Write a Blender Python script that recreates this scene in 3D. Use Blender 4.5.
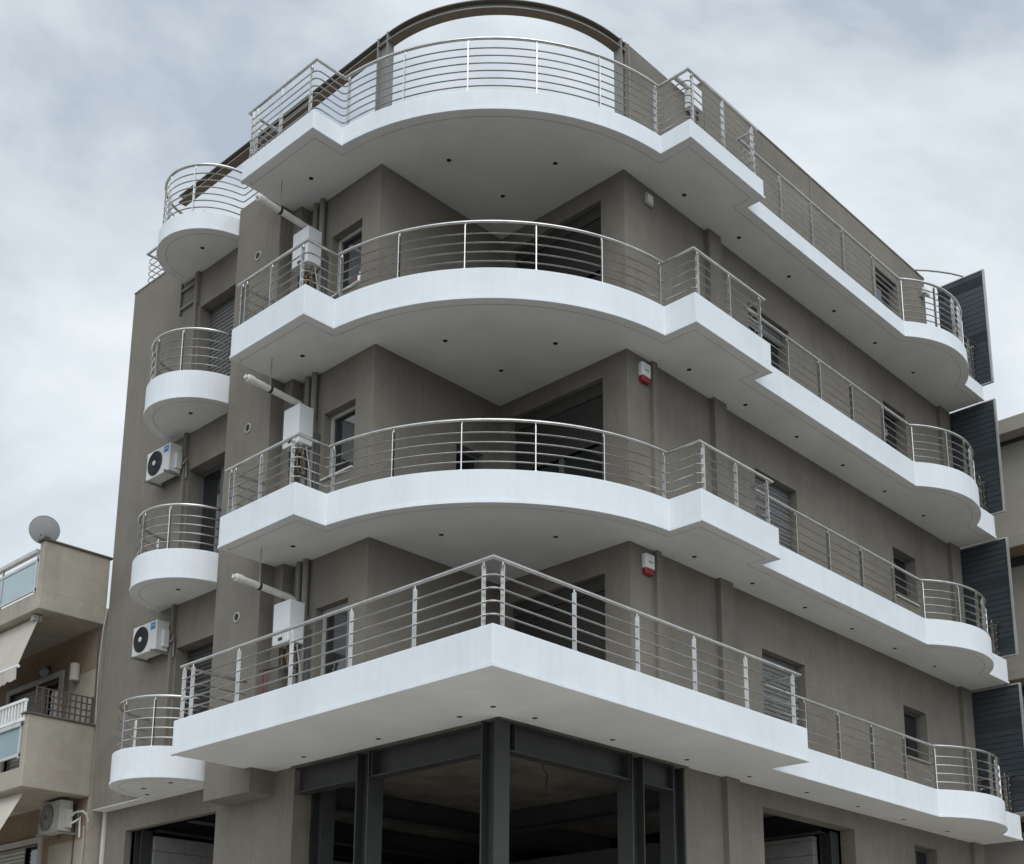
import bpy, bmesh, math, random
from mathutils import Vector, Matrix
R = math.radians
random.seed(7)
for o in list(bpy.data.objects): bpy.data.objects.remove(o)
S = bpy.context.scene
COL = S.collection

# ------------------------------------------------------------------ camera
CAM_LOC = Vector((-9.696, -9.710, 1.600))
YAW, PITCH, ROLL = -0.039 + math.pi/4, 0.241, 0.001
fh = Vector((math.cos(YAW), math.sin(YAW), 0))
fwd = math.cos(PITCH)*fh + math.sin(PITCH)*Vector((0, 0, 1))
rgt = fwd.cross(Vector((0, 0, 1))).normalized(); up = rgt.cross(fwd)
r2 = math.cos(ROLL)*rgt + math.sin(ROLL)*up; u2 = -math.sin(ROLL)*rgt + math.cos(ROLL)*up
cd = bpy.data.cameras.new('camera'); cam = bpy.data.objects.new('camera', cd); COL.objects.link(cam)
m = Matrix((r2, u2, -fwd)).transposed().to_4x4(); m.translation = CAM_LOC
cam.matrix_world = m
cd.sensor_fit = 'HORIZONTAL'; cd.sensor_width = 36; cd.lens = 1318.129/1024*36
cd.shift_x = -(542.499-512)/1024; cd.shift_y = (736.738-432)/1024
cd.clip_start = .1; cd.clip_end = 5000
S.camera = cam

# ------------------------------------------------------------------ sky, sun, exposure
SUN_AZ, SUN_EL = 232.0, 50.0            # azimuth of the light, counter-clockwise from +X; behind the camera
w = bpy.data.worlds.new('World'); S.world = w; w.use_nodes = True
nt = w.node_tree; nt.nodes.clear()
def N(t, **k):
    n = nt.nodes.new(t)
    for a, b in k.items(): setattr(n, a, b)
    return n
out = N('ShaderNodeOutputWorld'); bg = N('ShaderNodeBackground'); bg.inputs['Strength'].default_value = .1
sky = N('ShaderNodeTexSky'); sky.sky_type = 'NISHITA'; sky.sun_disc = False
sky.sun_elevation = R(SUN_EL); sky.sun_rotation = R(90-SUN_AZ)
tc = N('ShaderNodeTexCoord')
mp = N('ShaderNodeMapping'); mp.inputs['Scale'].default_value = (1.0, 1.0, 1.7); mp.inputs['Location'].default_value = (4.268, 8.0016, 5.0376)
nt.links.new(tc.outputs['Generated'], mp.inputs['Vector'])
n1 = N('ShaderNodeTexNoise'); n1.inputs['Scale'].default_value = 2.6; n1.inputs['Detail'].default_value = 9; n1.inputs['Roughness'].default_value = .56; n1.inputs['Distortion'].default_value = .35
nt.links.new(mp.outputs['Vector'], n1.inputs['Vector'])
rmp = N('ShaderNodeValToRGB')
e = rmp.color_ramp.elements
e[0].position = .385; e[0].color = (4.8, 5.5, 6.4, 1)
e[1].position = .67; e[1].color = (9.3, 9.9, 10.2, 1)
e.new(.46).color = (6.5, 7.15, 7.75, 1); e.new(.55).color = (7.8, 8.45, 8.95, 1)
nt.links.new(n1.outputs['Fac'], rmp.inputs['Fac'])
# overcast: a cloud deck that is brighter towards the hidden sun and the zenith
sunv = Vector((math.cos(R(SUN_AZ))*math.cos(R(SUN_EL)), math.sin(R(SUN_AZ))*math.cos(R(SUN_EL)), math.sin(R(SUN_EL))))
dt = N('ShaderNodeVectorMath', operation='DOT_PRODUCT'); dt.inputs[1].default_value = sunv
nt.links.new(tc.outputs['Generated'], dt.inputs[0])
mr = N('ShaderNodeMapRange'); mr.inputs['From Min'].default_value = .45; mr.inputs['From Max'].default_value = 1.0
mr.inputs['To Min'].default_value = 1.0; mr.inputs['To Max'].default_value = 2.3
nt.links.new(dt.outputs['Value'], mr.inputs['Value'])
vm = N('ShaderNodeVectorMath', operation='SCALE')
nt.links.new(rmp.outputs['Color'], vm.inputs[0]); nt.links.new(mr.outputs['Result'], vm.inputs['Scale'])
mx = N('ShaderNodeMix', data_type='RGBA'); mx.inputs['Factor'].default_value = .93
nt.links.new(sky.outputs['Color'], mx.inputs[6]); nt.links.new(vm.outputs['Vector'], mx.inputs[7])
nt.links.new(mx.outputs[2], bg.inputs['Color']); nt.links.new(bg.outputs['Background'], out.inputs['Surface'])

sd = bpy.data.lights.new('sun', 'SUN'); sd.energy = .8; sd.angle = R(40); sd.color = (1, .97, .93)
so = bpy.data.objects.new('sun', sd); COL.objects.link(so)
so.rotation_euler = (-sunv).to_track_quat('-Z', 'Y').to_euler(); so.location = (-10, -14, 30)

S.view_settings.view_transform = 'Standard'; S.view_settings.look = 'None'
S.view_settings.exposure = 0.03; S.view_settings.gamma = 1.0; S.view_settings.use_curve_mapping = False

# ------------------------------------------------------------------ materials
def mat(name, col, rough=.8, metal=0., var=.12, vscale=3., bump=.0, bscale=120., streak=0., spec=.5, alpha=1., fine=0., warm=None, trans=0., blotch=0.):
    m = bpy.data.materials.new(name); m.use_nodes = True; t = m.node_tree; b = t.nodes['Principled BSDF']
    b.inputs['Roughness'].default_value = rough; b.inputs['Metallic'].default_value = metal
    b.inputs['Specular IOR Level'].default_value = spec; b.inputs['Alpha'].default_value = alpha
    b.inputs['Transmission Weight'].default_value = trans
    c = t.nodes.new('ShaderNodeTexCoord')
    src = None
    def noise(scale, vec, det=6, ro=.6):
        n = t.nodes.new('ShaderNodeTexNoise'); n.inputs['Scale'].default_value = scale; n.inputs['Detail'].default_value = det; n.inputs['Roughness'].default_value = ro
        t.links.new(vec, n.inputs['Vector']); return n.outputs['Fac']
    def ramp(v, lo, hi, a, bb):
        n = t.nodes.new('ShaderNodeMapRange'); n.inputs['From Min'].default_value = a; n.inputs['From Max'].default_value = bb
        n.inputs['To Min'].default_value = lo; n.inputs['To Max'].default_value = hi; t.links.new(v, n.inputs['Value']); return n.outputs['Result']
    def mul(a, b2):
        n = t.nodes.new('ShaderNodeMath'); n.operation = 'MULTIPLY'; t.links.new(a, n.inputs[0]); t.links.new(b2, n.inputs[1]); return n.outputs[0]
    f = ramp(noise(vscale, c.outputs['Object']), 1-var, 1+var, .3, .7)
    if fine: f = mul(f, ramp(noise(60., c.outputs['Object'], 3), 1-fine, 1+fine, .3, .7))
    if streak:
        mpn = t.nodes.new('ShaderNodeMapping'); mpn.inputs['Scale'].default_value = (7, 7, .35); t.links.new(c.outputs['Object'], mpn.inputs['Vector'])
        f = mul(f, ramp(noise(1.0, mpn.outputs['Vector'], 7, .65), 1-streak, 1.0, .38, .56))
    if blotch:
        f = mul(f, ramp(noise(.7, c.outputs['Object'], 8, .7), 1-blotch, 1.0, .40, .52))
    sc = t.nodes.new('ShaderNodeVectorMath'); sc.operation = 'SCALE'; sc.inputs[0].default_value = col[:3]
    t.links.new(f, sc.inputs['Scale']); t.links.new(sc.outputs['Vector'], b.inputs['Base Color'])
    if bump:
        bn = t.nodes.new('ShaderNodeBump'); bn.inputs['Strength'].default_value = bump; bn.inputs['Distance'].default_value = .01
        t.links.new(noise(bscale, c.outputs['Object'], 5), bn.inputs['Height']); t.links.new(bn.outputs['Normal'], b.inputs['Normal'])
    return m
M = {}
M['stucco'] = mat('grey_stucco', (.228, .204, .172), .92, var=.07, vscale=1.3, bump=.5, bscale=90, streak=.06, fine=.16, spec=.2, blotch=.12)
M['white'] = mat('white_masonry_paint', (.775, .805, .83), .75, var=.025, vscale=1.2, bump=.15, bscale=60, streak=.03, spec=.3, blotch=.045, fine=.02)
M['soffit'] = mat('soffit_paint', (.77, .765, .75), .85, var=.05, vscale=1.0, bump=.15, bscale=40, spec=.2, blotch=.05)
M['added_floor'] = mat('brown_grey_added_floor', (.27, .255, .235), .6, var=.08)  # for an unseen floor layer added to cut bounce onto the soffits
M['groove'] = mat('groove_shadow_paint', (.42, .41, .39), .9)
M['steel'] = mat('brushed_stainless', (.59, .58, .555), .24, metal=1., var=.16, vscale=5)
M['paint_steel'] = mat('charcoal_steel_paint', (.036, .039, .037), .5, var=.18, vscale=4, spec=.5, fine=.1)
M['pergola'] = mat('taupe_steel_paint', (.175, .16, .137), .6, var=.06, spec=.4)
M['pergola_brown'] = mat('brown_primer', (.23, .18, .135), .65, var=.1)
M['pergola_light'] = mat('pale_taupe_steel_paint', (.24, .235, .22), .6, var=.06, spec=.4)
M['louvre'] = mat('anthracite_aluminium', (.050, .061, .071), .40, metal=.2, var=.10, vscale=2.)
M['louvre_frame'] = mat('grey_aluminium_edge', (.42, .42, .41), .4, metal=.4)
M['glass'] = mat('dark_window_glass', (.012, .014, .016), .03, spec=.9, var=.0)
M['glass'].node_tree.nodes['Principled BSDF'].inputs['IOR'].default_value = 1.72
M['frame'] = mat('grey_window_frame', (.10, .10, .10), .45)
M['lframe'] = mat('pale_window_frame', (.42, .41, .38), .5)
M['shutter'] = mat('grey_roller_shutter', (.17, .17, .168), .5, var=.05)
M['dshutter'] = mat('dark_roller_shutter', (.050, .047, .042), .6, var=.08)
M['marble'] = mat('pale_marble_sill', (.62, .60, .56), .4)
M['concrete'] = mat('raw_concrete', (.135, .118, .095), .95, var=.25, vscale=1.6, bump=.4, bscale=25, blotch=.35, fine=.12)
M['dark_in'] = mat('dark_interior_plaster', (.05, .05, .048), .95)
M['plast'] = mat('white_enamel', (.78, .79, .79), .35, var=.02)
M['acw'] = mat('white_ac_casing', (.70, .70, .67), .45, var=.05, streak=.08)
M['acg'] = mat('aged_ac_casing', (.42, .41, .37), .55, var=.1, streak=.18)
M['black'] = mat('black_plastic', (.018, .019, .021), .5)
M['hole'] = mat('downlight_black', (.012, .012, .012), .6)
M['blue'] = mat('blue_sticker', (.03, .19, .55), .5)
M['red'] = mat('red_lens', (.28, .018, .022), .35)
M['dull_red'] = mat('dull_red_paint', (.15, .028, .045), .5)
M['brass'] = mat('brass_valves', (.20, .155, .09), .5, metal=.8)
M['zinc'] = mat('grey_bracket_steel', (.30, .29, .27), .5, metal=.3)
M['pvc'] = mat('grey_pipe_paint', (.205, .192, .172), .55, var=.05)
M['wpvc'] = mat('white_pvc', (.66, .64, .60), .5, var=.08, streak=.05)
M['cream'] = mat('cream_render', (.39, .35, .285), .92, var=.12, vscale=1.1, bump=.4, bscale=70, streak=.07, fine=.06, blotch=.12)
M['ochre'] = mat('ochre_tone', (.27, .195, .135), .92, var=.12, vscale=1.3, bump=.4, bscale=70, streak=.06, blotch=.15)  # on the left neighbour's wall this colour stands in for shade
M['canvas'] = mat('cream_canvas', (.50, .46, .39), .95, var=.06, streak=.03, bump=.2, bscale=200)
M['teal_glass'] = mat('teal_balustrade_glass', (.33, .47, .50), .08, spec=.8, alpha=.62, var=.02)
M['alu'] = mat('pale_aluminium', (.55, .55, .53), .4, metal=.5)
M['wrail'] = mat('white_railing_paint', (.80, .80, .78), .5)
M['trellis'] = mat('brown_trellis', (.085, .065, .050), .7)
M['dish'] = mat('grey_dish_paint', (.27, .275, .28), .6, var=.04)
M['beige'] = mat('beige_render', (.35, .325, .28), .92, var=.05, bump=.3, streak=.02)
M['brown'] = mat('brown_stone', (.17, .115, .075), .9, var=.15)
M['asphalt'] = mat('asphalt', (.055, .055, .056), .9, var=.15, bump=.4)
M['paving'] = mat('pale_stone_paving', (.50, .47, .425), .9, var=.1)
M['far_paving'] = mat('grey_paving', (.25, .24, .22), .9, var=.1)
M['ground'] = mat('dull_ground', (.075, .072, .066), .95, var=.1)
def block_mat():
    m = mat('aerated_block', (.26, .26, .245), .95, var=.1, bump=.3); t = m.node_tree
    b = t.nodes['Principled BSDF']; c = t.nodes.new('ShaderNodeTexCoord')
    return m
M['block'] = block_mat()

# ------------------------------------------------------------------ mesh builder
class MB:
    def __init__(s): s.bm = bmesh.new()
    def box(s, a, b):
        x0, x1 = sorted((a[0], b[0])); y0, y1 = sorted((a[1], b[1])); z0, z1 = sorted((a[2], b[2]))
        v = [s.bm.verts.new(p) for p in ((x0,y0,z0),(x1,y0,z0),(x1,y1,z0),(x0,y1,z0),(x0,y0,z1),(x1,y0,z1),(x1,y1,z1),(x0,y1,z1))]
        for f in ((0,3,2,1),(4,5,6,7),(0,1,5,4),(1,2,6,5),(2,3,7,6),(3,0,4,7)): s.bm.faces.new([v[i] for i in f])
        return s
    def obox(s, c, ax, ay, az):            # box by centre and three half-axis vectors
        c = Vector(c); ax, ay, az = Vector(ax), Vector(ay), Vector(az)
        v = [s.bm.verts.new(c+i*ax+j*ay+k*az) for k in (-1,1) for (i,j) in ((-1,-1),(1,-1),(1,1),(-1,1))]
        for f in ((0,3,2,1),(4,5,6,7),(0,1,5,4),(1,2,6,5),(2,3,7,6),(3,0,4,7)): s.bm.faces.new([v[i] for i in f])
        return s
    def prism(s, poly, z0, z1):
        lo = [s.bm.verts.new((p[0], p[1], z0)) for p in poly]; hi = [s.bm.verts.new((p[0], p[1], z1)) for p in poly]
        n = len(poly)
        s.bm.faces.new(lo[::-1]); s.bm.faces.new(hi)
        for i in range(n): s.bm.faces.new((lo[i], lo[(i+1)%n], hi[(i+1)%n], hi[i]))
        return s
    def tube(s, path, r, n=8, cap=True):
        P = [Vector(p) for p in path]; rings = []
        for i, p in enumerate(P):
            a = (P[i]-P[i-1]).normalized() if i else (P[1]-P[0]).normalized()
            b = (P[i+1]-P[i]).normalized() if i < len(P)-1 else a
            d = (a+b).normalized() if (a+b).length > 1e-6 else a
            h = Vector((0,0,1)) if abs(d.z) < .95 else Vector((1,0,0))
            x = d.cross(h).normalized(); y = x.cross(d)
            k = 1/max(.5, math.sqrt(max(0.01, (1+a.dot(b))/2)))
            side = (b-a); side = side.normalized() if side.length > 1e-5 else None
            ring = []
            for j in range(n):
                t = 2*math.pi*j/n; o = (math.cos(t)*x+math.sin(t)*y)*r
                if side is not None:
                    sd_ = side - side.dot(d)*d
                    if sd_.length > 1e-5: sd_.normalize(); o = o + sd_*o.dot(sd_)*(k-1)
                ring.append(s.bm.verts.new(p+o))
            rings.append(ring)
        for a, b in zip(rings, rings[1:]):
            for j in range(n): s.bm.faces.new((a[j], a[(j+1)%n], b[(j+1)%n], b[j]))
        if cap: s.bm.faces.new(rings[0][::-1]); s.bm.faces.new(rings[-1])
        return s
    def lathe(s, c, axis, prof, n=28):      # prof: list of (radius, distance along axis)
        c = Vector(c); d = Vector(axis).normalized(); h = Vector((0,0,1)) if abs(d.z) < .9 else Vector((1,0,0))
        x = d.cross(h).normalized(); y = d.cross(x); rings = []
        for r, t in prof:
            rings.append([s.bm.verts.new(c+d*t+r*(math.cos(2*math.pi*j/n)*x+math.sin(2*math.pi*j/n)*y)) for j in range(n)])
        for a, b in zip(rings, rings[1:]):
            for j in range(n): s.bm.faces.new((a[j], a[(j+1)%n], b[(j+1)%n], b[j]))
        s.bm.faces.new(rings[0][::-1]); s.bm.faces.new(rings[-1])
        return s
    def build(s, name, m, parent=None, bevel=0., smooth=False, seg=2, label=None):
        bm = s.bm
        bmesh.ops.recalc_face_normals(bm, faces=bm.faces)
        me = bpy.data.meshes.new(name); bm.to_mesh(me); bm.free()
        o = bpy.data.objects.new(name, me); COL.objects.link(o)
        if isinstance(m, str): m = M[m]
        me.materials.append(m)
        if smooth:
            for p in me.polygons: p.use_smooth = True
            try: me.set_sharp_from_angle(angle=R(40))
            except Exception: pass
        if bevel:
            b = o.modifiers.new('bevel', 'BEVEL'); b.width = bevel; b.segments = seg; b.limit_method = 'ANGLE'; b.angle_limit = R(40)
            b.harden_normals = False
        if parent is not None: 
            o.parent = parent; o.matrix_parent_inverse = root_of(parent)
        if label: o['label'] = label
        return o
def root_of(p):
    # meshes are written in world coordinates: cancel the parents' placement
    mt = Matrix.Identity(4); q = p; chain = []
    while q is not None:
        chain.append(q); q = q.parent
    for q in reversed(chain):
        mt = mt @ q.matrix_parent_inverse @ Matrix.Translation(q.location)
    return mt.inverted()
def thing(name, label, cat, loc, group=None):
    o = bpy.data.objects.new(name, None); COL.objects.link(o); o.location = loc; o.empty_display_size = .3
    o['label'] = label; o['category'] = cat
    if group: o['group'] = group
    return o
def tag(o, label, cat, group=None):
    o['label'] = label; o['category'] = cat
    if group: o['group'] = group
    return o
def structure(name, mb, m):
    o = mb.build(name, m); o['kind'] = 'structure'; return o

def wall(axis, c, th, u0, u1, z0, z1, holes=()):
    """solid wall with rectangular openings; front face at axis=c, thickness th away from the street"""
    us = sorted({u0, u1, *[h[0] for h in holes], *[h[1] for h in holes]}); zs = sorted({z0, z1, *[h[2] for h in holes], *[h[3] for h in holes]})
    us = [u for u in us if u0 <= u <= u1]; zs = [z for z in zs if z0 <= z <= z1]
    mb = MB(); bm = mb.bm; cache = {}
    def V(u, d, z):
        k = (round(u, 5), d, round(z, 5))
        if k not in cache: cache[k] = bm.verts.new((c+d*th, u, z) if axis == 'x' else (u, c+d*th, z))
        return cache[k]
    def solid(i, j):
        if i < 0 or j < 0 or i >= len(us)-1 or j >= len(zs)-1: return False
        um, zm = (us[i]+us[i+1])/2, (zs[j]+zs[j+1])/2
        return not any(h[0] < um < h[1] and h[2] < zm < h[3] for h in holes)
    for i in range(len(us)-1):
        for j in range(len(zs)-1):
            if not solid(i, j): continue
            a, b, p, q = us[i], us[i+1], zs[j], zs[j+1]
            for d in (0, 1): bm.faces.new((V(a,d,p), V(b,d,p), V(b,d,q), V(a,d,q)))
            if not solid(i-1, j): bm.faces.new((V(a,0,p), V(a,1,p), V(a,1,q), V(a,0,q)))
            if not solid(i+1, j): bm.faces.new((V(b,0,p), V(b,1,p), V(b,1,q), V(b,0,q)))
            if not solid(i, j-1): bm.faces.new((V(a,0,p), V(a,1,p), V(b,1,p), V(b,0,p)))
            if not solid(i, j+1): bm.faces.new((V(a,0,q), V(a,1,q), V(b,1,q), V(b,0,q)))
    return mb
def arc(cx, cy, r, a0, a1, n):
    return [(cx+r*math.cos(R(a0+(a1-a0)*i/n)), cy+r*math.sin(R(a0+(a1-a0)*i/n))) for i in range(n+1)]
def arc3(p, q, sag, n, side=1):
    """arc from p to q bulging by sag to the given side"""
    p, q = Vector(p), Vector(q); c = (p+q)/2; d = q-p; L = d.length/2; nrm = Vector((-d.y, d.x)).normalized()*side
    r = (L*L+sag*sag)/(2*sag); o = c-nrm*(r-sag)
    a0 = math.atan2(p.y-o.y, p.x-o.x); a1 = math.atan2(q.y-o.y, q.x-o.x); da = (a1-a0+math.pi) % (2*math.pi)-math.pi
    return [(o.x+r*math.cos(a0+da*i/n), o.y+r*math.sin(a0+da*i/n)) for i in range(n+1)]
def offset(path, d):
    """shift an open 2-D polyline to its left by d"""
    P = [Vector(p) for p in path]; res = []
    for i in range(len(P)):
        a = (P[i]-P[i-1]).normalized() if i else (P[1]-P[0]).normalized()
        b = (P[i+1]-P[i]).normalized() if i < len(P)-1 else a
        na, nb = Vector((-a.y, a.x)), Vector((-b.y, b.x)); mvec = na+nb
        res.append(tuple(P[i]+mvec*(d/max(.2, (1+na.dot(nb))))))
    return res
def fillet(path, rad, minang=30):
    P = [Vector(p) for p in path]; res = [tuple(P[0])]
    for i in range(1, len(P)-1):
        a = P[i-1]-P[i]; b = P[i+1]-P[i]
        ang = 180-math.degrees(a.angle(b))
        if ang < minang: res.append(tuple(P[i])); continue
        t = min(rad, a.length*.45, b.length*.45); s_, e_ = P[i]+a.normalized()*t, P[i]+b.normalized()*t
        for k in range(6):
            u = k/5; res.append(tuple((1-u)**2*s_+2*u*(1-u)*P[i]+u*u*e_))
    res.append(tuple(P[-1])); return res
def at_path(path, fn):
    """point of the polyline nearest to fn=(x,y), with its tangent"""
    f = Vector(fn); best = None
    for p, q in zip(path, path[1:]):
        p, q = Vector(p), Vector(q); d = q-p
        if d.length < 1e-6: continue
        t = max(0, min(1, (f-p).dot(d)/d.length_squared)); x = p+d*t; e_ = (x-f).length
        if best is None or e_ < best[0]: best = (e_, x, d.normalized())
    return best[1], best[2]

# ------------------------------------------------------------------ levels and plan
Z = [0, 5.771, 8.943, 12.043, 15.154]; H = [0, .486, .486, .486, .324]
RAIL = [0, 7.06, 10.19, 13.31, 16.43]; NB = [0, 4, 4, 4, 6]
YW, XW, XB = 1.523, 1.655, 1.40        # right facade plane, left facade plane, left block plane
YE = 11.08                              # far end of the left facade
XE = 15.242
ORD = ['', 'first', 'second', 'third', 'fourth']

# ------------------------------------------------------------------ ground
structure('ground', MB().box((-500, -500, -.6), (500, 500, -.16)), 'ground')
structure('road', MB().box((-17.0, -120, -.3), (-8.0, 120, -.145)), 'asphalt')
structure('cross_road', MB().box((-8.0, -16.0, -.3), (120, -8.0, -.149)), 'asphalt')
structure('pavement', MB().prism([(-8.0, 120), (-8.0, -7.0), (-7.0, -8.0), (120, -8.0), (120, 1.75), (1.9, 1.75), (1.9, 120)], -.3, 0), 'paving')
structure('far_pavement', MB().box((-20, -120, -.3), (-17.0, 120, -.02)), 'far_paving')

# ------------------------------------------------------------------ the apartment building
B = thing('apartment_building', 'grey rendered corner apartment block with white curved balconies and stainless steel railings', 'building', (1.7, 1.55, 0))
# openings
RA = [(7.68, 8.97, Z[k]+.02, Z[k]+2.32) for k in (1, 2, 3)]; RB = [(12.41, 13.32, Z[k]+1.31, Z[k]+2.32) for k in (1, 2, 3)]
LW = [(4.63, 5.38, Z[k]+1.215, Z[k]+2.35) for k in (1, 2, 3)]
LD = [(2.00, 3.95, Z[k]+.02, Z[k]+2.79) for k in (1, 2, 3)]
LB = [(3.35, 3.95, Z[k]+.02, Z[k]+2.10) for k in (1, 2, 3)]
BD = [(7.46, 8.74, Z[k]+.02, Z[k]+2.40) for k in (1, 2, 3)]
zt = 15.35
wall('y', YW, .25, 4.309, XE, 5.95, zt, RA+RB).build('facade_wall', 'stucco', B)
wall('x', 4.309, .25, YW+.25, 4.206, 5.95, zt, LD).build('loggia_wall', 'stucco', B)
wall('y', 4.206, .25, XW, 4.559, 5.95, zt, LB).build('loggia_wall', 'stucco', B)
wall('x', XW, .25, 4.456, 6.6, 5.95, zt, LW).build('facade_wall', 'stucco', B)
wall('x', XB, .30, 6.6, YE, 5.774, 15.70, [(a, b, z0, z1) for a, b, z0, z1 in BD]).build('facade_wall', 'stucco', B)
MB().box((XB+.30, YE-.25, 5.774), (XE, YE, 15.70)).build('party_wall', 'stucco', B)
MB().box((XE-.25, YW+.25, 5.95), (XE-.004, YE-.25, 15.70)).build('party_wall', 'stucco', B)
# overhang under the left block
MB().box((XB+.004, 6.7, 5.760), (1.85, YE-.004, 5.773)).build('overhang_soffit', 'soffit', B)
# pier beside the main balconies, column in the niche
MB().box((1.22, 6.205, 5.40), (1.72, 7.40, 15.64)).build('pier', 'stucco', B, bevel=.012)
MB().box((1.455, 5.97, 5.9), (1.66, 6.2, zt-.1)).build('column', 'stucco', B)
# pilasters on the right facade
MB().box((6.44, 1.43, 0), (6.78, YW+.01, 5.80)).build('pilaster', 'stucco', B)
MB().box((6.44, 1.43, 5.9), (6.78, YW+.01, zt)).build('pilaster', 'stucco', B)
MB().box((14.80, 1.44, 0), (XE-.006, YW+.01, 5.80)).build('pilaster', 'stucco', B)
MB().box((14.80, 1.44, 5.9), (XE-.006, YW+.01, zt)).build('pilaster', 'stucco', B)
# inside floors
for k in (1, 2, 3, 4):
    MB().prism([(1.82, 4.36), (4.42, 4.36), (4.42, 1.68), (15.1, 1.68), (15.1, 10.9), (1.62, 10.9), (1.62, 6.7), (1.82, 6.7)], Z[k]+.06, Z[k]+.29).build('floor_plate', 'concrete', B)
# ground floor walls
wall('x', XW, .12, 5.715, YE, 0, 5.80, [(7.69, 10.36, -.01, 5.36)]).build('ground_floor_wall', 'stucco', B)
wall('y', YW, .28, 5.505, XE, 0, 5.80, [(7.52, 10.33, -.01, 5.46), (12.48, 13.36, 3.2, 5.46)]).build('ground_floor_wall', 'stucco', B)
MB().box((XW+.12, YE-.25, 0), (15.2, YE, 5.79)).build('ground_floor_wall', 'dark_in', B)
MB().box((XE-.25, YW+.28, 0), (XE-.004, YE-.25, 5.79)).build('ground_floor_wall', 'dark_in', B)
MB().prism([(1.60, 5.74), (1.60, 1.465), (5.53, 1.465), (5.53, 1.81), (15.0, 1.81), (15.0, 10.8), (1.95, 10.8), (1.95, 5.74)], 5.745, 5.767).build('concrete_ceiling', 'concrete', B)
MB().box((1.95, 1.8, -.1), (15.0, 10.8, .03)).build('shop_floor', 'concrete', B)
MB().box((XW+.12, 5.718, 0), (1.98, 6.0, 5.742)).build('wall_return', 'stucco', B)
# partitions of pale blocks seen through the shop openings
def blocks(axis, c, u0, u1, z1):
    mb = MB(); z = .03; j = 0
    while z < z1-.05:
        u = u0-(.3 if j % 2 else 0)
        while u < u1:
            a, b = max(u, u0), min(u+.6, u1); u += .6
            if b-a < .03: continue
            e_ = random.uniform(0, .006)
            lo, hi = (a+.004, z+.004), (b-.004, min(z+.25, z1)-.004)
            if axis == 'x': mb.box((c+e_, lo[0], lo[1]), (c+.15, hi[0], hi[1]))
            else: mb.box((lo[0], c+e_, lo[1]), (hi[0], c+.15, hi[1]))
        z += .25; j += 1
    return mb
blocks('y', 10.02, 2.02, 8.0, 5.32).build('block_partition', 'block', B)
blocks('x', 9.9, 2.10, 8.0, 5.36).build('block_partition', 'block', B)
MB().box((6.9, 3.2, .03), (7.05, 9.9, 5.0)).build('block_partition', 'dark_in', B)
# steel frame of the open corner
def hcol(x0, y0, wx, wy, z0, z1, flange, t=.022):
    mb = MB()
    if flange == 'y':
        mb.box((x0, y0, z0), (x0+wx, y0+t, z1)); mb.box((x0, y0+wy-t, z0), (x0+wx, y0+wy, z1)); mb.box((x0+wx/2-.01, y0+t, z0), (x0+wx/2+.01, y0+wy-t, z1))
    else:
        mb.box((x0, y0, z0), (x0+t, y0+wy, z1)); mb.box((x0+wx-t, y0, z0), (x0+wx, y0+wy, z1)); mb.box((x0+t, y0+wy/2-.01, z0), (x0+wx-t, y0+wy/2+.01, z1))
    return mb
hcol(1.565, 1.495, .25, .26, .03, 5.742, 'y').build('steel_column', 'paint_steel', B)
hcol(1.645, 4.02, .27, .27, .03, 5.742, 'y').build('steel_column', 'paint_steel', B)
hcol(4.25, 1.500, .27, .27, .03, 5.742, 'x').build('steel_column', 'paint_steel', B)
hcol(1.99, 5.47, .24, .24, .03, 5.742, 'y').build('steel_column', 'paint_steel', B)
hcol(5.23, 1.53, .26, .26, .03, 5.742, 'x').build('steel_column', 'paint_steel', B)
def ibeam(p, q, z0, z1, wd, t=.02):
    p, q = Vector(p), Vector(q); d = (q-p); L = d.length/2; d.normalize(); n = Vector((-d.y, d.x)); c = (p+q)/2
    D, Nn = Vector((d.x, d.y, 0)), Vector((n.x, n.y, 0)); mb = MB()
    mb.obox((c.x, c.y, z0+t/2), D*L, Nn*wd/2, (0, 0, t/2)); mb.obox((c.x, c.y, z1-t/2), D*L, Nn*wd/2, (0, 0, t/2))
    mb.obox((c.x, c.y, (z0+z1)/2), D*L, Nn*.008, (0, 0, (z1-z0)/2-t))
    return mb
def stiff(mb, pts, z0, z1):
    for (x, y, dx, dy) in pts: mb.box((x-dx, y-dy, z0+.02), (x+dx, y+dy, z1-.02))
    return mb
zb0, zb1 = 5.37, 5.742
stiff(ibeam((1.77, 1.76), (1.77, 4.015), zb0, zb1, .20), [(1.70, 1.80, .07, .006), (1.70, 3.95, .07, .006)], zb0, zb1).build('steel_beam', 'paint_steel', B)
ibeam((1.77, 4.295), (1.77, 5.71), zb0, zb1, .20).build('steel_beam', 'paint_steel', B)
stiff(ibeam((1.82, 1.62), (4.245, 1.62), zb0, zb1, .20), [(1.90, 1.55, .006, .07), (4.18, 1.55, .006, .07)], zb0, zb1).build('steel_beam', 'paint_steel', B)
ibeam((4.525, 1.62), (5.225, 1.62), zb0, zb1, .20).build('steel_beam', 'paint_steel', B)
ibeam((1.95, 6.40), (9.6, 6.40), zb0, 5.74, .24).build('steel_beam', 'paint_steel', B)
ibeam((1.95, 8.85), (9.6, 8.85), zb0, 5.74, .24).build('steel_beam', 'paint_steel', B)
ibeam((6.3, 1.85), (6.3, 6.2), zb0, 5.74, .22).build('steel_beam', 'paint_steel', B)
ibeam((1.95, 9.88), (8.0, 9.88), 5.33, 5.74, .24).build('steel_beam', 'black', B)
ibeam((9.78, 1.85), (9.78, 9.7), 5.37, 5.74, .24).build('steel_beam', 'black', B)
hcol(10.02, 1.81, .24, .22, .03, 5.42, 'y').build('steel_column', 'paint_steel', B)
hcol(1.80, 10.08, .20, .21, .03, 5.36, 'y').build('steel_column', 'paint_steel', B)
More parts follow.
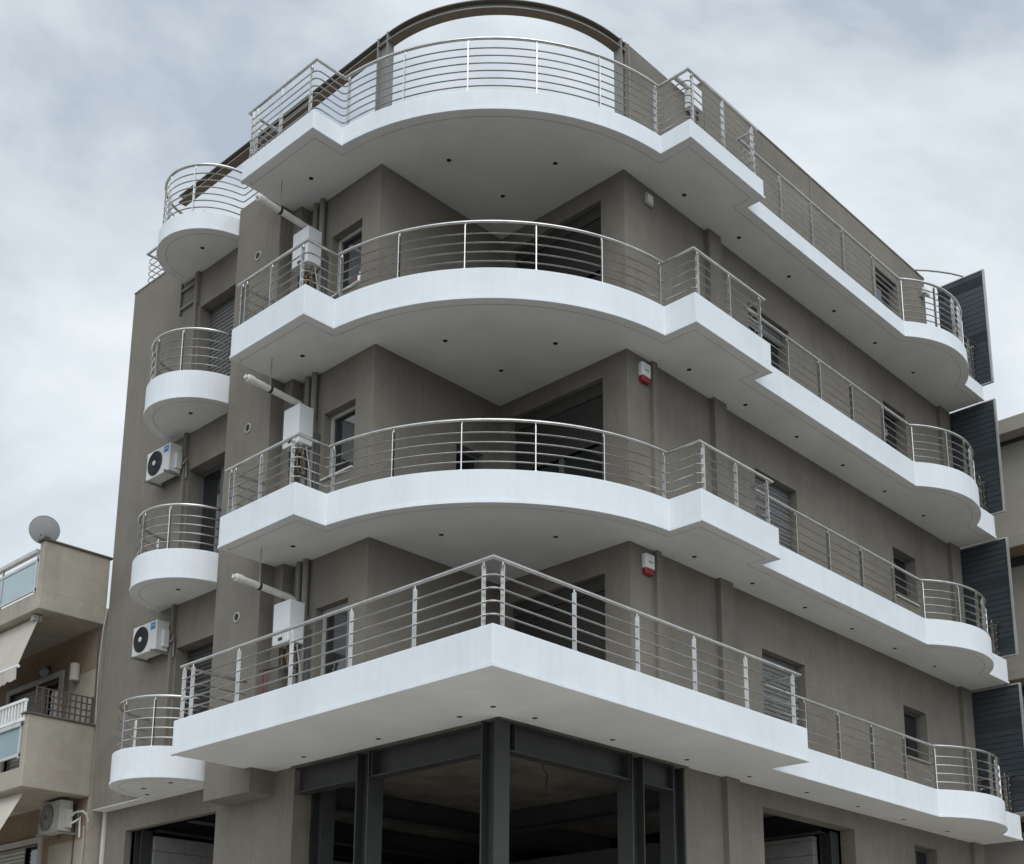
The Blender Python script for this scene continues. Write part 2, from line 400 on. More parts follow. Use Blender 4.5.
hcol(6.2, 6.2, .24, .24, .03, 5.37, 'y').build('steel_column', 'paint_steel', B)
MB().tube([(3.4, 2.4, 5.745), (3.42, 2.42, 5.55), (3.5, 2.4, 5.45), (3.48, 2.42, 5.25)], .008, 6).build('loose_cable', 'black', B)
MB().box((1.62, YE-.06, 0), (1.70, YE+.02, 5.765)).build('corner_trim', 'wpvc', B)

# ---------------- balconies
PR, NR, ER, PL, NL, EL = (4.422, .311), (4.422, .884), (6.403, .311), (.427, 4.344), (.975, 4.344), (.427, 6.21)
YN = .655
BULGE = arc3((11.765, YN), (14.313, YN), .49, 28, -1)
ARC = arc3(NL, NR, .90, 40, -1)
tail = [(6.403, YN)]+BULGE+[(XE, YN)]
def round_corner(p, a, b, r=.05):
    p, a, b = Vector(p), Vector(a), Vector(b); s_ = p+(a-p).normalized()*r; e_ = p+(b-p).normalized()*r
    return [tuple((1-u)**2*s_+2*u*(1-u)*p+u*u*e_) for u in (0, .25, .5, .75, 1)]
def corner_outline(k):
    if k == 1:
        return round_corner((0, 6.384), (1, 6.384), (0, 0), .06)+[(0, 0), (6.429, 0), (6.429, YN)]+tail[1:]
    return round_corner(EL, (1, 6.21), PL, .06)+[PL]+ARC+[PR, ER]+tail
def downlight(par, x, y, z):
    MB().lathe((x, y, z+.003), (0, 0, -1), [(.038, 0), (.038, .004), (.033, .008), (.030, .008), (.028, .006)], 20).build('downlight', 'hole', par)
def railing(par, path, zlo, zhi, nbar, posts, rad=.12):
    p3 = lambda pth, z: [(x, y, z) for x, y in pth]
    MB().tube(p3(path, zhi), .025, 10).build('handrail', 'steel', par, smooth=True)
    fp = fillet(path, rad, 30)
    gap = (zhi-zlo-.03)/(nbar+1)
    for i in range(nbar):
        MB().tube(p3(fp, zlo+gap*(i+1)-.01), .0108, 6).build('railing_bar', 'steel', par, smooth=True)
    for f in posts:
        x, d = at_path(path, f); n = Vector((-d.y, d.x)); D, Nn = Vector((d.x, d.y, 0)), Vector((n.x, n.y, 0)); mb = MB()
        zm = (zlo+zhi-.06)/2; hh = (zhi-.06-zlo)/2
        mb.obox((x.x, x.y, zm), D*.007, Nn*.028, (0, 0, hh)); mb.tube([(x.x, x.y, zhi-.08), (x.x, x.y, zhi-.005)], .009, 6)
        mb.obox((x.x, x.y, zlo+.006), D*.02, Nn*.04, (0, 0, .006))
        mb.build('railing_post', 'steel', par)
SPOT = {1: [(1.34, 5.09), (1.35, 3.49), (1.28, 1.85), (1.22, 1.20), (1.96, 1.20), (3.5, 1.22), (5.14, 1.21), (6.71, 1.21), (8.34, 1.22), (9.96, 1.23), (11.6, 1.25), (13.29, 1.25)],
        2: [(1.13, 5.3), (2.31, 3.38), (3.5, 3.38), (3.48, 2.22), (5.46, 1.21), (7.0, 1.21), (8.55, 1.21), (10.07, 1.2), (11.6, 1.2), (13.15, 1.2)]}
SPOT[3] = SPOT[2]; SPOT[4] = SPOT[2]
for k in (1, 2, 3, 4):
    o_ = corner_outline(k); z, h = Z[k], H[k]
    yl = 6.384 if k == 1 else 6.21
    inner = [(XE-.002, 1.66), (4.42, 1.66), (4.42, 4.33), (1.80, 4.33), (1.80, yl)]
    poly = o_+inner
    bal = MB().prism(poly, z, z+h).build('balcony', 'white', B, bevel=.010)
    # painted underside, drip lip and drip groove
    MB().prism(offset(o_, .022)+[(XE-.012, 1.655), (4.415, 1.655), (4.415, 4.325), (1.79, 4.325), (1.79, yl-.03)], z-.006, z+.03).build('soffit', 'soffit', bal)
    lip = offset(o_, -.013); back = offset(o_, .02)
    mb = MB(); n = len(lip); bm = mb.bm
    for a in range(n-1):
        ps = [lip[a], lip[a+1], back[a+1], back[a]]
        lo = [bm.verts.new((p[0], p[1], z-.010)) for p in ps]; hi = [bm.verts.new((p[0], p[1], z+.030)) for p in ps]
        bm.faces.new(lo); bm.faces.new(hi)
        for i in range(4): bm.faces.new((lo[i], lo[(i+1)%4], hi[(i+1)%4], hi[i]))
    bmesh.ops.remove_doubles(bm, verts=bm.verts, dist=1e-4)
    mb.build('drip_edge', 'white', bal)
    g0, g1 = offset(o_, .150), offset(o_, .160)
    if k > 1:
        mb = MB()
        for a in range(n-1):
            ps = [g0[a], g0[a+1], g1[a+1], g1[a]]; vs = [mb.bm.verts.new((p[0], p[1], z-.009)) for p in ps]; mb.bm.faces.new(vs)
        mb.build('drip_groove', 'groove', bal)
    MB().prism(offset(o_, .10)+[(XE-.05, 1.66), (4.43, 1.66), (4.43, 4.33), (1.80, 4.33), (1.80, yl-.10)], z+h+.001, z+h+.006).build('added_floor_sheet', 'added_floor', bal)  # dark layer, unseen from below, added to dim the soffit above
    for s_ in SPOT[k]: downlight(bal, s_[0], s_[1], z-.006)
    # balustrade, one continuous run
    if k == 1:
        run = [(1.15, 6.32), (.06, 6.32), (.06, .06), (6.369, .06), (6.369, YN+.06)]
        posts = [(.06, 6.25), (.06, 6.03), (.06, 4.92), (.06, 3.74), (.06, 2.53), (.06, 1.36), (.06, .21), (.21, .06), (1.42, .06), (2.61, .06), (3.80, .06), (4.99, .06), (6.18, .06)]
    else:
        run = [(1.15, 6.15), (.487, 6.15), (.487, 4.404), (1.035, 4.404)]+[p for p in offset(ARC, .06) if p[1] < 4.34 and p[0] < 4.42]+[(4.482, .944), (4.482, .371), (6.343, .371), (6.343, YN+.06)]
        posts = [(.487, 6.03), (.487, 5.92), (.487, 5.27), (.487, 4.52), (1.05, 4.30), (1.23, 3.26), (1.69, 2.35), (2.42, 1.61), (3.31, 1.10), (4.40, .96), (4.57, .371), (5.38, .371), (6.20, .371)]
    nar = [(6.343 if k > 1 else 6.369, YN+.06)]+offset([(6.4, YN)]+BULGE+[(XE, YN)], .06)[1:-1]+[(XE-.06, YN+.06), (XE-.06, 1.45)]
    run = run+nar[1:]
    posts += [(7.55, .715), (8.55, .715), (9.63, .715), (10.74, .715), (11.83, .70), (12.45, .27), (13.05, .23), (13.40, .25), (13.95, .46), (14.8, .715), (15.18, .80), (15.18, 1.38)]
    railing(bal, run, z+h, RAIL[k], NB[k], posts)
    # second rail on the return between the deep and the shallow part is the same run; the round balcony on the left facade:
    cy = 8.35 if k > 1 else 8.50; rr = .95; cx = 1.36
    ol = [(1.45, cy+rr)]+arc(cx, cy, rr, 90, 270, 32)+[(1.45, cy-rr)]
    sb = MB().prism(ol, z, z+h).build('round_balcony', 'white', B, bevel=.010)
    MB().prism([(1.44, cy+rr-.1)]+arc(cx, cy, rr-.1, 90, 268, 24)+[(1.44, cy-rr+.1)], z+h+.001, z+h+.006).build('added_floor_sheet', 'added_floor', sb)  # same added layer, keeps bounce off the next soffit
    oi = [(1.44, cy+rr-.03)]+arc(cx, cy, rr-.02, 90, 268, 32)+[(1.44, cy-rr+.03)]
    MB().prism(oi, z-.006, z+.03).build('soffit', 'soffit', sb)
    mb = MB(); L1, L2 = arc(cx, cy, rr+.013, 90, 270, 40), arc(cx, cy, rr-.02, 90, 270, 40)
    for a in range(40):
        ps = [L1[a], L1[a+1], L2[a+1], L2[a]]
        lo = [mb.bm.verts.new((p[0], p[1], z-.010)) for p in ps]; hi = [mb.bm.verts.new((p[0], p[1], z+.030)) for p in ps]
        mb.bm.faces.new(lo); mb.bm.faces.new(hi)
        for i in range(4): mb.bm.faces.new((lo[i], lo[(i+1)%4], hi[(i+1)%4], hi[i]))
    bmesh.ops.remove_doubles(mb.bm, verts=mb.bm.verts, dist=1e-4)
    mb.build('drip_edge', 'white', sb, smooth=True)
    mb = MB(); L1, L2 = arc(cx, cy, rr-.14, 95, 265, 40), arc(cx, cy, rr-.15, 95, 265, 40)
    for a in range(40):
        mb.bm.faces.new([mb.bm.verts.new((p[0], p[1], z-.009)) for p in (L1[a], L1[a+1], L2[a+1], L2[a])])
    mb.build('drip_groove', 'groove', sb)
    if k > 1: downlight(sb, 1.0, 8.15, z-.006)
    else:
        for s_ in ((1.05, 8.05), (1.0, 8.75), (1.3, 9.15)): downlight(sb, s_[0], s_[1], z-.006)
    pth = [(1.37, cy+rr-.06)]+arc(cx, cy, rr-.06, 95, 262, 36)+[(1.42, cy-rr+.065)]
    pst = [(cx+(rr-.06)*math.cos(R(a)), cy+(rr-.06)*math.sin(R(a))) for a in ((100, 176, 212) if k > 1 else (105, 178, 216))]
    zr = RAIL[k]
    if k == 4: pth = pth[:-1]+[(1.31, 7.44), (1.31, 6.24)]
    railing(sb, pth, z+h, zr, NB[k], pst)

# rail along the roof edge over the left block
ro = MB().box((XB-.01, 9.2, 15.69), (XB+.31, YE+.01, 15.72)).build('parapet_coping', 'stucco', B)
railing(ro, [(XB+.12, 9.0), (XB+.12, 10.94), (3.2, 10.94)], 15.72, 16.55, 5, [(XB+.12, 10.1), (2.4, 10.94)])

# ---------------- windows and doors
def slats(mb, axis, c, u0, u1, z0, z1, pitch=.075, out=.012):
    z = z0
    while z < z1-1e-3:
        zz = min(z+pitch, z1); a, b = c-out, c+.010
        pr = [(a+.010, z+.16*(zz-z)), (a, z+.27*(zz-z)), (a, zz-.37*(zz-z)), (b-.002, zz), (b, zz), (b, z+.16*(zz-z))]   # slat section: nose and sloping top
        V_ = [[mb.bm.verts.new((p[0], u, p[1]) if axis == 'x' else (u, p[0], p[1])) for p in pr] for u in (u0, u1)]
        mb.bm.faces.new(V_[0]); mb.bm.faces.new(V_[1][::-1])
        for i in range(6): mb.bm.faces.new((V_[0][i], V_[0][(i+1) % 6], V_[1][(i+1) % 6], V_[1][i]))
        if axis == 'x': mb.box((c+.004, u0, z), (c+.009, u1, z+.012))
        else: mb.box((u0, c+.004, z), (u1, c+.009, z+.012))
        z += pitch
    return mb
def bx(axis, c0, c1, u0, u1, z0, z1, mb=None):
    mb = mb or MB()
    return mb.box((c0, u0, z0), (c1, u1, z1)) if axis == 'x' else mb.box((u0, c0, z0), (u1, c1, z1))
def window(axis, c, hole, depth=.15, shut=0., fm='frame', sm='shutter', sill=True, leaves=2, name='window', head=0., gm='glass', pitch=.075):
    """frame set depth behind the wall face c; shut = part of the height covered by the roller shutter; the recess goes towards +axis"""
    u0, u1, z0, z1 = hole; d = c+depth; fw = .06; mb = MB(); zt_ = z1-head
    bx(axis, d, d+.07, u0, u0+fw, z0, zt_, mb); bx(axis, d, d+.07, u1-fw, u1, z0, zt_, mb)
    bx(axis, d, d+.07, u0+fw, u1-fw, z0, z0+fw, mb); bx(axis, d, d+.07, u0+fw, u1-fw, zt_-fw, zt_, mb)
    for i in range(1, leaves):
        um = u0+(u1-u0)*i/leaves; bx(axis, d+.005, d+.065, um-.045, um+.045, z0+fw, zt_-fw, mb)
    f = mb.build(name, fm, B, bevel=.004, seg=1)
    bx(axis, d+.035, d+.05, u0+fw-.01, u1-fw+.01, z0+fw-.01, zt_-fw+.01).build('pane', gm, f)
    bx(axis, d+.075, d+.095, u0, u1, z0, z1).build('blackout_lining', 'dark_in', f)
    if head: bx(axis, d-.03, d+.07, u0, u1, zt_+.002, z1-.002).build('shutter_box', 'dshutter', f, bevel=.004, seg=1)
    if shut:
        zs = zt_-(zt_-z0)*shut
        slats(MB(), axis, d-.015, u0+.02, u1-.02, zs, zt_-.01, pitch, min(.012, pitch*.16)).build('roller_shutter', sm, f)
    if sill: bx(axis, c-.035, d-.002, u0+.002, u1-.002, z0+.001, z0+.032).build('sill', 'marble', f, bevel=.004, seg=1)
    return f
for i, k in enumerate((1, 2, 3)):
    window('y', YW, RA[i], .17, (1, 1, .12)[i], 'frame', 'shutter', False, 2, 'balcony_door')
    window('y', YW, RB[i], .17, 0, 'frame', 'shutter', True, 1)
    window('x', XW, LW[i], .13, 0, 'lframe', 'shutter', True, 1)
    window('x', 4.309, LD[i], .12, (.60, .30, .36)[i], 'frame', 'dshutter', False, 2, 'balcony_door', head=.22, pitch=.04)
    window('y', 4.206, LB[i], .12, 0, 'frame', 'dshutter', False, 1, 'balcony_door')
    window('x', XB, BD[i], .24, (1, 0, 1)[i], 'frame', ('dshutter', 'shutter', 'shutter')[i], False, 2, 'balcony_door')
window('y', YW, (12.48, 13.36, 3.2, 5.46), .17, 0, 'frame', 'shutter', False, 1)

# ---------------- top floor: set back walls, pergola
MB().box((4.40, YW+.012, 15.3), (6.56, YW+.22, 17.58)).build('top_floor_wall', 'stucco', B)
PW = wall('y', YW, .25, 6.56, 14.66, 15.36, 18.14, [(12.45, 13.38, 16.3, 17.42)]); PW.build('top_floor_wall', 'stucco', B)
MB().box((6.82, YW+.25, 15.45), (14.66, 5.5, 18.0)).build('top_floor_block', 'stucco', B)
window('y', YW, (12.45, 13.38, 16.3, 17.42), .15, 0, 'frame', 'shutter', False, 1)
MB().box((6.55, YW-.012, 18.135), (14.67, 5.5, 18.17)).build('parapet_coping', 'stucco', B)
MB().box((9.99, YW-.012, 15.5), (10.03, YW+.004, 18.13)).build('expansion_joint', 'pergola', B)
pts = [(XW, 10.2)]+[(XW, 4.2)]+arc(4.33, 4.2, 2.675, 180, 270, 36)[1:]+[(4.40, YW+.002)]
def strip(path, d0, d1, z0, z1):
    a, b = offset(path, d0), offset(path, d1); mb = MB(); bm = mb.bm
    A0 = [bm.verts.new((*p, z0)) for p in a]; A1 = [bm.verts.new((*p, z1)) for p in a]; B0 = [bm.verts.new((*p, z0)) for p in b]; B1 = [bm.verts.new((*p, z1)) for p in b]
    for i in range(len(a)-1):
        for q in ((A0, A1), (A1, B1), (B1, B0), (B0, A0)): bm.faces.new((q[0][i], q[0][i+1], q[1][i+1], q[1][i]))
    for i in (0, -1): bm.faces.new((A0[i], A1[i], B1[i], B0[i]))
    return mb
zp0, zp1 = 17.385, 17.545
pb = strip(pts, .0, .155, zp1-.016, zp1).build('pergola_beam', 'pergola', B)
strip(pts, .073, .083, zp0+.016, zp1-.016).build('web', 'pergola', pb); strip(pts, .0, .155, zp0, zp0+.016).build('flange', 'pergola_brown', pb)
strip(pts, -.006, .0, zp0-.001, zp0+.017).build('flange_edge', 'pergola_light', pb)
hcol(1.645, 4.16, .14, .25, 15.45, zp1+.01, 'y').build('pergola_post', 'pergola_light', B)
hcol(4.27, 1.505, .21, .155, 15.45, zp1+.01, 'x').build('pergola_post', 'pergola_light', B)

# ---------------- louvred screens on the right-hand end
for k, (z0, z1) in enumerate(((6.30, 8.92), (9.50, 12.02), (12.58, 15.13), (15.52, 18.2))):
    mb = MB(); zz = z0+.03; q = 0
    while zz < z1-.05:
        t = min(zz+.118, z1-.03); q += 1
        tl = .004+(.016 if (q*7+k*3) % 11 in (2, 6) else 0)
        mb.obox((15.275, (0.47+1.50)/2, (zz+t)/2), (.006, 0, 0), (0, .52, 0), (-tl, 0, (t-zz)/2-.006)); zz += .12
    mb.box((15.287, .49, z0+.02), (15.295, 1.50, z1-.02))
    sc = mb.build('louvre_screen', 'louvre', B)
    fr = MB().box((15.25, .43, z0), (15.31, .465, z1)); fr.box((15.25, .465, z1-.025), (15.31, 1.515, z1)); fr.box((15.25, .465, z0), (15.31, 1.515, z0+.025))
    fr.build('screen_frame', 'louvre_frame', sc)
MB().tube([(14.25, YW-.015, 18.16), (14.5, 1.35, 18.20), (14.75, 1.20, 18.225), (15.0, 1.05, 18.235), (15.27, .90, 18.225)], .018, 8).build('brace_tube', 'zinc', B, smooth=True)

# ---------------- pipes on the facades
for k in (1, 2, 3):
    zl, zh = Z[k]+H[k]-.1, Z[k+1]+.05
    if k < 3: MB().box((4.87, 1.455, zl), (4.98, YW+.01, zh)).build('drainpipe', 'stucco', B, bevel=.01)
    for y, x in ((5.76, 1.60), (5.58, 1.59)): MB().tube([(x, y, zl), (x, y, zh)], .05, 12).build('drainpipe', 'pvc', B, smooth=True)
    MB().box((1.40-.07, 8.80, zl), (1.405, 8.87, zh)).build('pipe_duct', 'stucco', B, bevel=.006)
    MB().lathe((1.225, 6.77, Z[k]+2.43), (-1, 0, 0), [(.085, 0), (.085, .02), (.06, .024), (.058, .004)], 24).build('vent_collar', 'acg', B, smooth=True)
    MB().lathe((1.215, 6.77, Z[k]+2.43), (-1, 0, 0), [(.057, 0), (.05, .003)], 20).build('vent_hole', 'hole', B)
# mounting frame without a unit, third storey
mb = MB()
for y in (8.80, 9.36): mb.box((1.345, y-.02, 14.52), (1.398, y+.02, 15.15))
for z in (14.62, 14.98): mb.box((1.35, 8.82, z-.018), (1.385, 9.34, z+.018))
mb.build('mounting_frame', 'pvc', B)

# ------------------------------------------------------------------ small things on the building
def wall_boiler(label, k, x, y, z, group='white wall boilers with flue pipes'):
    t = thing('wall_boiler', label, 'boiler', (x, y, z), group)
    xf, xb = 1.27, XW-.002; y0, y1 = 5.50, 5.90; z0, z1 = Z[k]+1.78, Z[k]+2.44
    MB().box((xf, y0, z0+.02), (xf+.275, y1, z1)).build('casing', 'plast', t, bevel=.012)
    MB().box((xf-.006, y0+.02, z0+.0), (xf+.1, y1-.02, z0+.15)).build('control_panel', 'acw', t, bevel=.006)
    MB().box((xf-.010, 5.64, z0+.05), (xf-.005, 5.74, z0+.10)).build('display', 'black', t)
    mb = MB().tube([(xf+.2, 5.70, z1-.01), (xf+.2, 5.70, z1+.07), (xf+.12, 5.70, z1+.10), (.50, 5.70, z1+.155)], .052, 16)
    mb.lathe((.50, 5.70, z1+.155), (-1, 0, .07), [(.06, -.06), (.062, .0), (.058, .05), (.035, .055), (.033, .10), (.02, .10)], 18)
    mb.build('flue_pipe', 'wpvc', t, smooth=True)
    MB().lathe((.86, 5.70, z1+.128), (-1, 0, .07), [(.056, -.02), (.058, -.018), (.058, .018), (.056, .02)], 18).build('flue_clamp', 'black', t)
    MB().tube([(.86, 5.70, z1+.18), (.86, 5.70, Z[k+1]+.02)], .007, 6).build('hanger_wire', 'zinc', t)
    mb = MB()
    for i, yy in enumerate((5.56, 5.63, 5.70, 5.77, 5.84)):
        zb = z0-.20-.05*(i % 3); xx = 1.42+.03*(i % 2)
        mb.tube([(xx, yy, z0+.03), (xx, yy, zb), (xx+.04, yy, zb-.08), (1.60, yy, zb-.10)], .011, 6)
        mb.lathe((xx, yy, z0-.12-.03*(i % 2)), (0, 0, 1), [(.02, -.03), (.026, -.02), (.026, .02), (.02, .03)], 8)
    mb.build('valves', 'brass', t)
    MB().tube([(1.45, 5.53, z0), (1.5, 5.5, z0-.35), (1.62, 5.5, z0-1.2)], .011, 6).build('drain_hose', 'acg', t)
    MB().box((xf+.274, 5.56, z0+.15), (XW-.001, 5.84, z0+.5)).build('wall_plate', 'zinc', t)
    MB().box((1.58, 5.45, z0-1.2), (1.65, 5.49, z0+.25)).build('cable_trunk', 'frame', t)
    return t
wall_boiler('white wall boiler with flue on the lowest balcony, the one with square corner railing', 1, 1.655, 5.7, Z[1]+1.78)
wall_boiler('white wall boiler with flue on the middle arced balcony, beside the window reflecting sky', 2, 1.655, 5.7, Z[2]+1.78)
wall_boiler('white wall boiler with flue directly under the soffit of the highest arced balcony', 3, 1.655, 5.7, Z[3]+1.78)
t = thing('wall_boiler', 'small white boiler at roof terrace wall, half hidden by the top right railing corner', 'boiler', (6.1, YW, 17.22))
MB().box((5.98, 1.36, 17.26), (6.27, YW+.005, 17.70)).build('casing', 'plast', t, bevel=.012)
MB().tube([(5.99, 1.45, 17.64), (5.62, 1.45, 17.62)], .045, 14).build('flue_pipe', 'wpvc', t, smooth=True)
MB().tube([(6.2, 1.42, 17.27), (6.2, 1.42, 17.12), (6.22, 1.5, 17.0)], .018, 8).build('hose', 'black', t)

def air_conditioner(label, x, y0, y1, z0, z1, body, group=None, bare=False, wallx=1.40):
    """outdoor unit on a wall facing -X; x = its front face"""
    t = thing('air_conditioner', label, 'air conditioner', (wallx, (y0+y1)/2, z0), group)
    xb = x+.23
    MB().box((x, y0, z0), (xb, y1, z1)).build('casing', body, t, bevel=.012)
    cy, cz = y1-.055-(z1-z0)*.43, (z0+z1)/2; rad = (z1-z0)*.43
    g = MB().lathe((x-.002, cy, cz), (-1, 0, 0), [(rad, -.01), (rad, .012), (rad*.96, .018), (rad*.93, .006), (.05, .004)], 36).build('fan_grille', 'black' if not bare else 'frame', t, smooth=True)
    mb = MB()
    for i in range(14):
        a = 2*math.pi*i/14; mb.tube([(x-.014, cy+.05*math.cos(a), cz+.05*math.sin(a)), (x-.018, cy+rad*.55*math.cos(a+.15), cz+rad*.55*math.sin(a+.15)), (x-.014, cy+rad*.95*math.cos(a+.3), cz+rad*.95*math.sin(a+.3))], .004, 5)
    for q in (.3, .48, .66, .84): mb.tube([(x-.017, cy+rad*q*math.cos(2*math.pi*i/28), cz+rad*q*math.sin(2*math.pi*i/28)) for i in range(29)], .003, 4)
    mb.build('guard_wire', 'black' if not bare else 'acg', g)
    MB().lathe((x-.012, cy, cz), (-1, 0, 0), [(.045, 0), (.045, .012), (.038, .018)], 20).build('hub', 'acw' if not bare else 'frame', g)
    if not bare:
        MB().box((x-.003, y0+.045, z1-.15), (x+.002, y0+.19, z1-.035)).build('sticker', 'blue', t)
        MB().box((x-.005, y0+.065, z1-.085), (x-.0035, y0+.17, z1-.075)).build('sticker_band', 'acw', t)
    # side: service cover with valves
    MB().box((x+.10, y0-.06, z0+.06), (xb-.02, y0+.005, z1-.16)).build('service_cover', body, t, bevel=.01)
    MB().tube([(x+.2, y0-.05, z0+.14), (x+.22, y0-.11, z0+.16), (wallx-.05, y0-.10, z0+.24), (wallx-.03, y0-.10, z0-.1)], .018, 8).build('pipe', 'zinc' if not bare else 'wpvc', t, smooth=True)
    for yy in (y0+.05, y1-.05):
        MB().prism([(x-.06, yy-.016), (wallx-.001, yy-.016), (wallx-.001, yy+.016), (x-.06, yy+.016)], z0-.036, z0-.003).box((wallx-.032, yy-.016, z0-.003), (wallx-.001, yy+.016, z0+.42)).build('bracket', 'zinc', t)
    return t
air_conditioner('white outdoor air conditioner on the grey wall, the higher one under a round balcony', 1.09, 8.87, 9.60, 11.29, 11.80, 'acw', 'air conditioners on the grey wall')
air_conditioner('white outdoor air conditioner on the grey wall, the lower one above the lowest round balcony', 1.09, 8.87, 9.61, 8.12, 8.63, 'acw', 'air conditioners on the grey wall')

def alarm(label, k, red=True):
    x0 = 4.58 if red else 4.80; z0 = Z[k+1]-.44 if red else Z[k+1]-.36; y = YW
    t = thing('alarm_siren' if red else 'junction_box', label, 'alarm' if red else 'junction box', (x0+.11, y, z0), 'alarm sirens' if red else None)
    if red:
        MB().prism([(x0, y+.001), (x0, y-.07), (x0+.02, y-.085), (x0+.20, y-.085), (x0+.22, y-.07), (x0+.22, y+.001)], z0+.09, z0+.31).build('cover', 'plast', t, bevel=.01)
        MB().prism([(x0+.01, y+.001), (x0+.01, y-.06), (x0+.03, y-.075), (x0+.19, y-.075), (x0+.21, y-.06), (x0+.21, y+.001)], z0, z0+.09).build('red_lens', 'red', t, bevel=.012)
        MB().box((x0+.06, y-.088, z0+.17), (x0+.16, y-.0845, z0+.20)).build('badge', 'acg', t)
    else:
        MB().box((x0, y-.06, z0), (x0+.19, y+.001, z0+.20)).build('cover', 'acg', t, bevel=.02)
        MB().box((x0+.03, y-.068, z0+.03), (x0+.16, y-.06, z0+.17)).build('lid', 'wpvc', t, bevel=.004)
    return t
alarm('white and red alarm siren beside the loggia edge, above the square lowest balcony', 1)
alarm('white and red alarm siren beside the loggia edge, one storey higher than the other siren', 2)
alarm('small pale grey junction box high under the soffit of the topmost arced balcony', 3, False)
# small floodlight by the screen at the top
t = thing('floodlight', 'small white floodlight on the top floor wall near the dark screen', 'lamp', (14.48, YW, 17.6))
MB().box((14.35, YW-.16, 17.62), (14.60, YW-.08, 17.76)).build('lamp_head', 'plast', t, bevel=.015)
MB().box((14.45, YW-.09, 17.66), (14.51, YW+.002, 17.72)).build('arm', 'zinc', t)

# ------------------------------------------------------------------ neighbour on the left
Nn_ = thing('apartment_building', 'older cream apartment house at left with deep balconies and canvas awnings', 'building', (1.4, 11.2, 0))
yN = 11.2; yF = 22.0
nd = (12.62, 14.6, 6.36, 8.46); nl = (12.85, 14.9, 3.2, 5.40)
wall('x', 1.40, .25, yN+.05, yF, 0, 9.14, [nd, nl]).build('wall', 'ochre', Nn_)  # the house is cream; ochre carries the shade under the balconies
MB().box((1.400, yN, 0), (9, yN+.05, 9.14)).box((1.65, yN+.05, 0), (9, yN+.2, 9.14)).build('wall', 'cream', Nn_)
MB().box((1.396, yN, 0), (1.402, 12.5, 5.30)).build('lit_wall_patch', 'cream', Nn_)  # cream patch painted where the shaded wall catches light
MB().box((1.396, yN, 6.37), (1.402, 12.3, 8.35)).build('lit_wall_patch', 'cream', Nn_)  # lit part of the wall, painted as a cream patch
MB().prism([(1.65, yN+.2), (9, yN+.2), (9, yF), (1.65, yF)], 8.9, 9.12).build('roof', 'concrete', Nn_)
MB().box((5, 15, 9.2), (9, yF, 11.8)).build('rooftop_room', 'cream', Nn_)
# roof terrace balcony
s1 = MB().box((.17, yN, 9.14), (3.0, yF, 9.46)).build('balcony', 'cream', Nn_, bevel=.012)
MB().box((.175, yN+.002, 9.455), (1.42, yN+.16, 10.385)).build('parapet', 'cream', s1, bevel=.01)
MB().box((.13, yN-.03, 10.385), (1.46, yN+.19, 10.42)).build('coping', 'concrete', s1, bevel=.006)
def glass_rail(par, x, y0, y1, z0, z1, rail_z, wd=1.3):
    mb = MB().box((x-.03, y0, rail_z-.035), (x+.05, y1, rail_z+.035)); mb.box((x, y0, z1), (x+.03, y1, z1+.05)); mb.box((x, y0, z0-.05), (x+.03, y1, z0))
    y = y0
    while y < y1: mb.box((x+.001, y, z0-.08), (x+.029, y+.05, rail_z-.03)); y += wd
    f = mb.build('balustrade_frame', 'alu', par)
    y = y0
    while y < y1-.1: MB().box((x+.011, y+.05, z0), (x+.019, min(y+wd, y1), z1)).build('glass_panel', 'teal_glass', par); y += wd
glass_rail(s1, .15, yN+.17, yF, 9.54, 10.03, 10.22)
# middle balcony
s2 = MB().box((.17, yN, 6.02), (1.397, yF, 6.36)).build('balcony', 'cream', Nn_, bevel=.012)
MB().box((.175, yN+.002, 6.355), (1.395, yN+.16, 7.27)).build('parapet', 'cream', s2, bevel=.01)
MB().box((.13, yN-.03, 7.27), (1.396, yN+.19, 7.30)).build('coping', 'concrete', s2, bevel=.006)
glass_rail(s2, .15, yN+.17, yF, 6.60, 7.08, 7.10)
mb = MB(); mb.box((.14, yN+.1, 7.16), (.20, yF, 7.21)); mb.box((.14, yN+.1, 7.50), (.20, yF, 7.55)); y = yN+.1
while y < yF: mb.box((.155, y, 7.21), (.185, y+.045, 7.50)); y += .115
mb.build('white_railing', 'wrail', s2)
MB().box((.25, yN+.3, 9.02), (.4, yN+.42, 9.12)).build('awning_bracket', 'acg', Nn_)
# windows
def nwindow(hole):
    u0, u1, z0, z1 = hole
    mb = MB().box((1.36, u0-.12, z0), (1.45, u0, z1+.1)); mb.box((1.36, u1, z0), (1.45, u1+.12, z1+.1)); mb.box((1.36, u0, z1), (1.45, u1, z1+.1)); mb.box((1.52, (u0+u1)/2-.05, z0), (1.56, (u0+u1)/2+.05, z1))
    f = mb.build('window', 'lframe', Nn_)
    MB().box((1.555, u0, z0), (1.57, u1, z1)).build('pane', 'glass', f)
    slats(MB(), 'x', 1.50, u0+.75, u1-.02, z0, z1).build('roller_shutter', 'lframe', f)
nwindow(nd); nwindow(nl)
MB().tube([(1.42, 11.16, 9.44), (1.38, 11.165, 9.1), (1.34, 11.15, 8.5), (1.36, 11.17, 7.9), (1.37, 11.15, 7.4)], .011, 6).build('cable', 'acg', Nn_, smooth=True)
MB().tube([(1.345, 11.25, 9.1), (1.37, 11.26, 7.9), (1.375, 11.24, 6.4)], .012, 6).build('cable', 'trellis', Nn_, smooth=True)
MB().tube([(1.375, 11.6, 5.95), (1.378, 11.58, 3.0)], .012, 6).build('cable', 'trellis', Nn_, smooth=True)

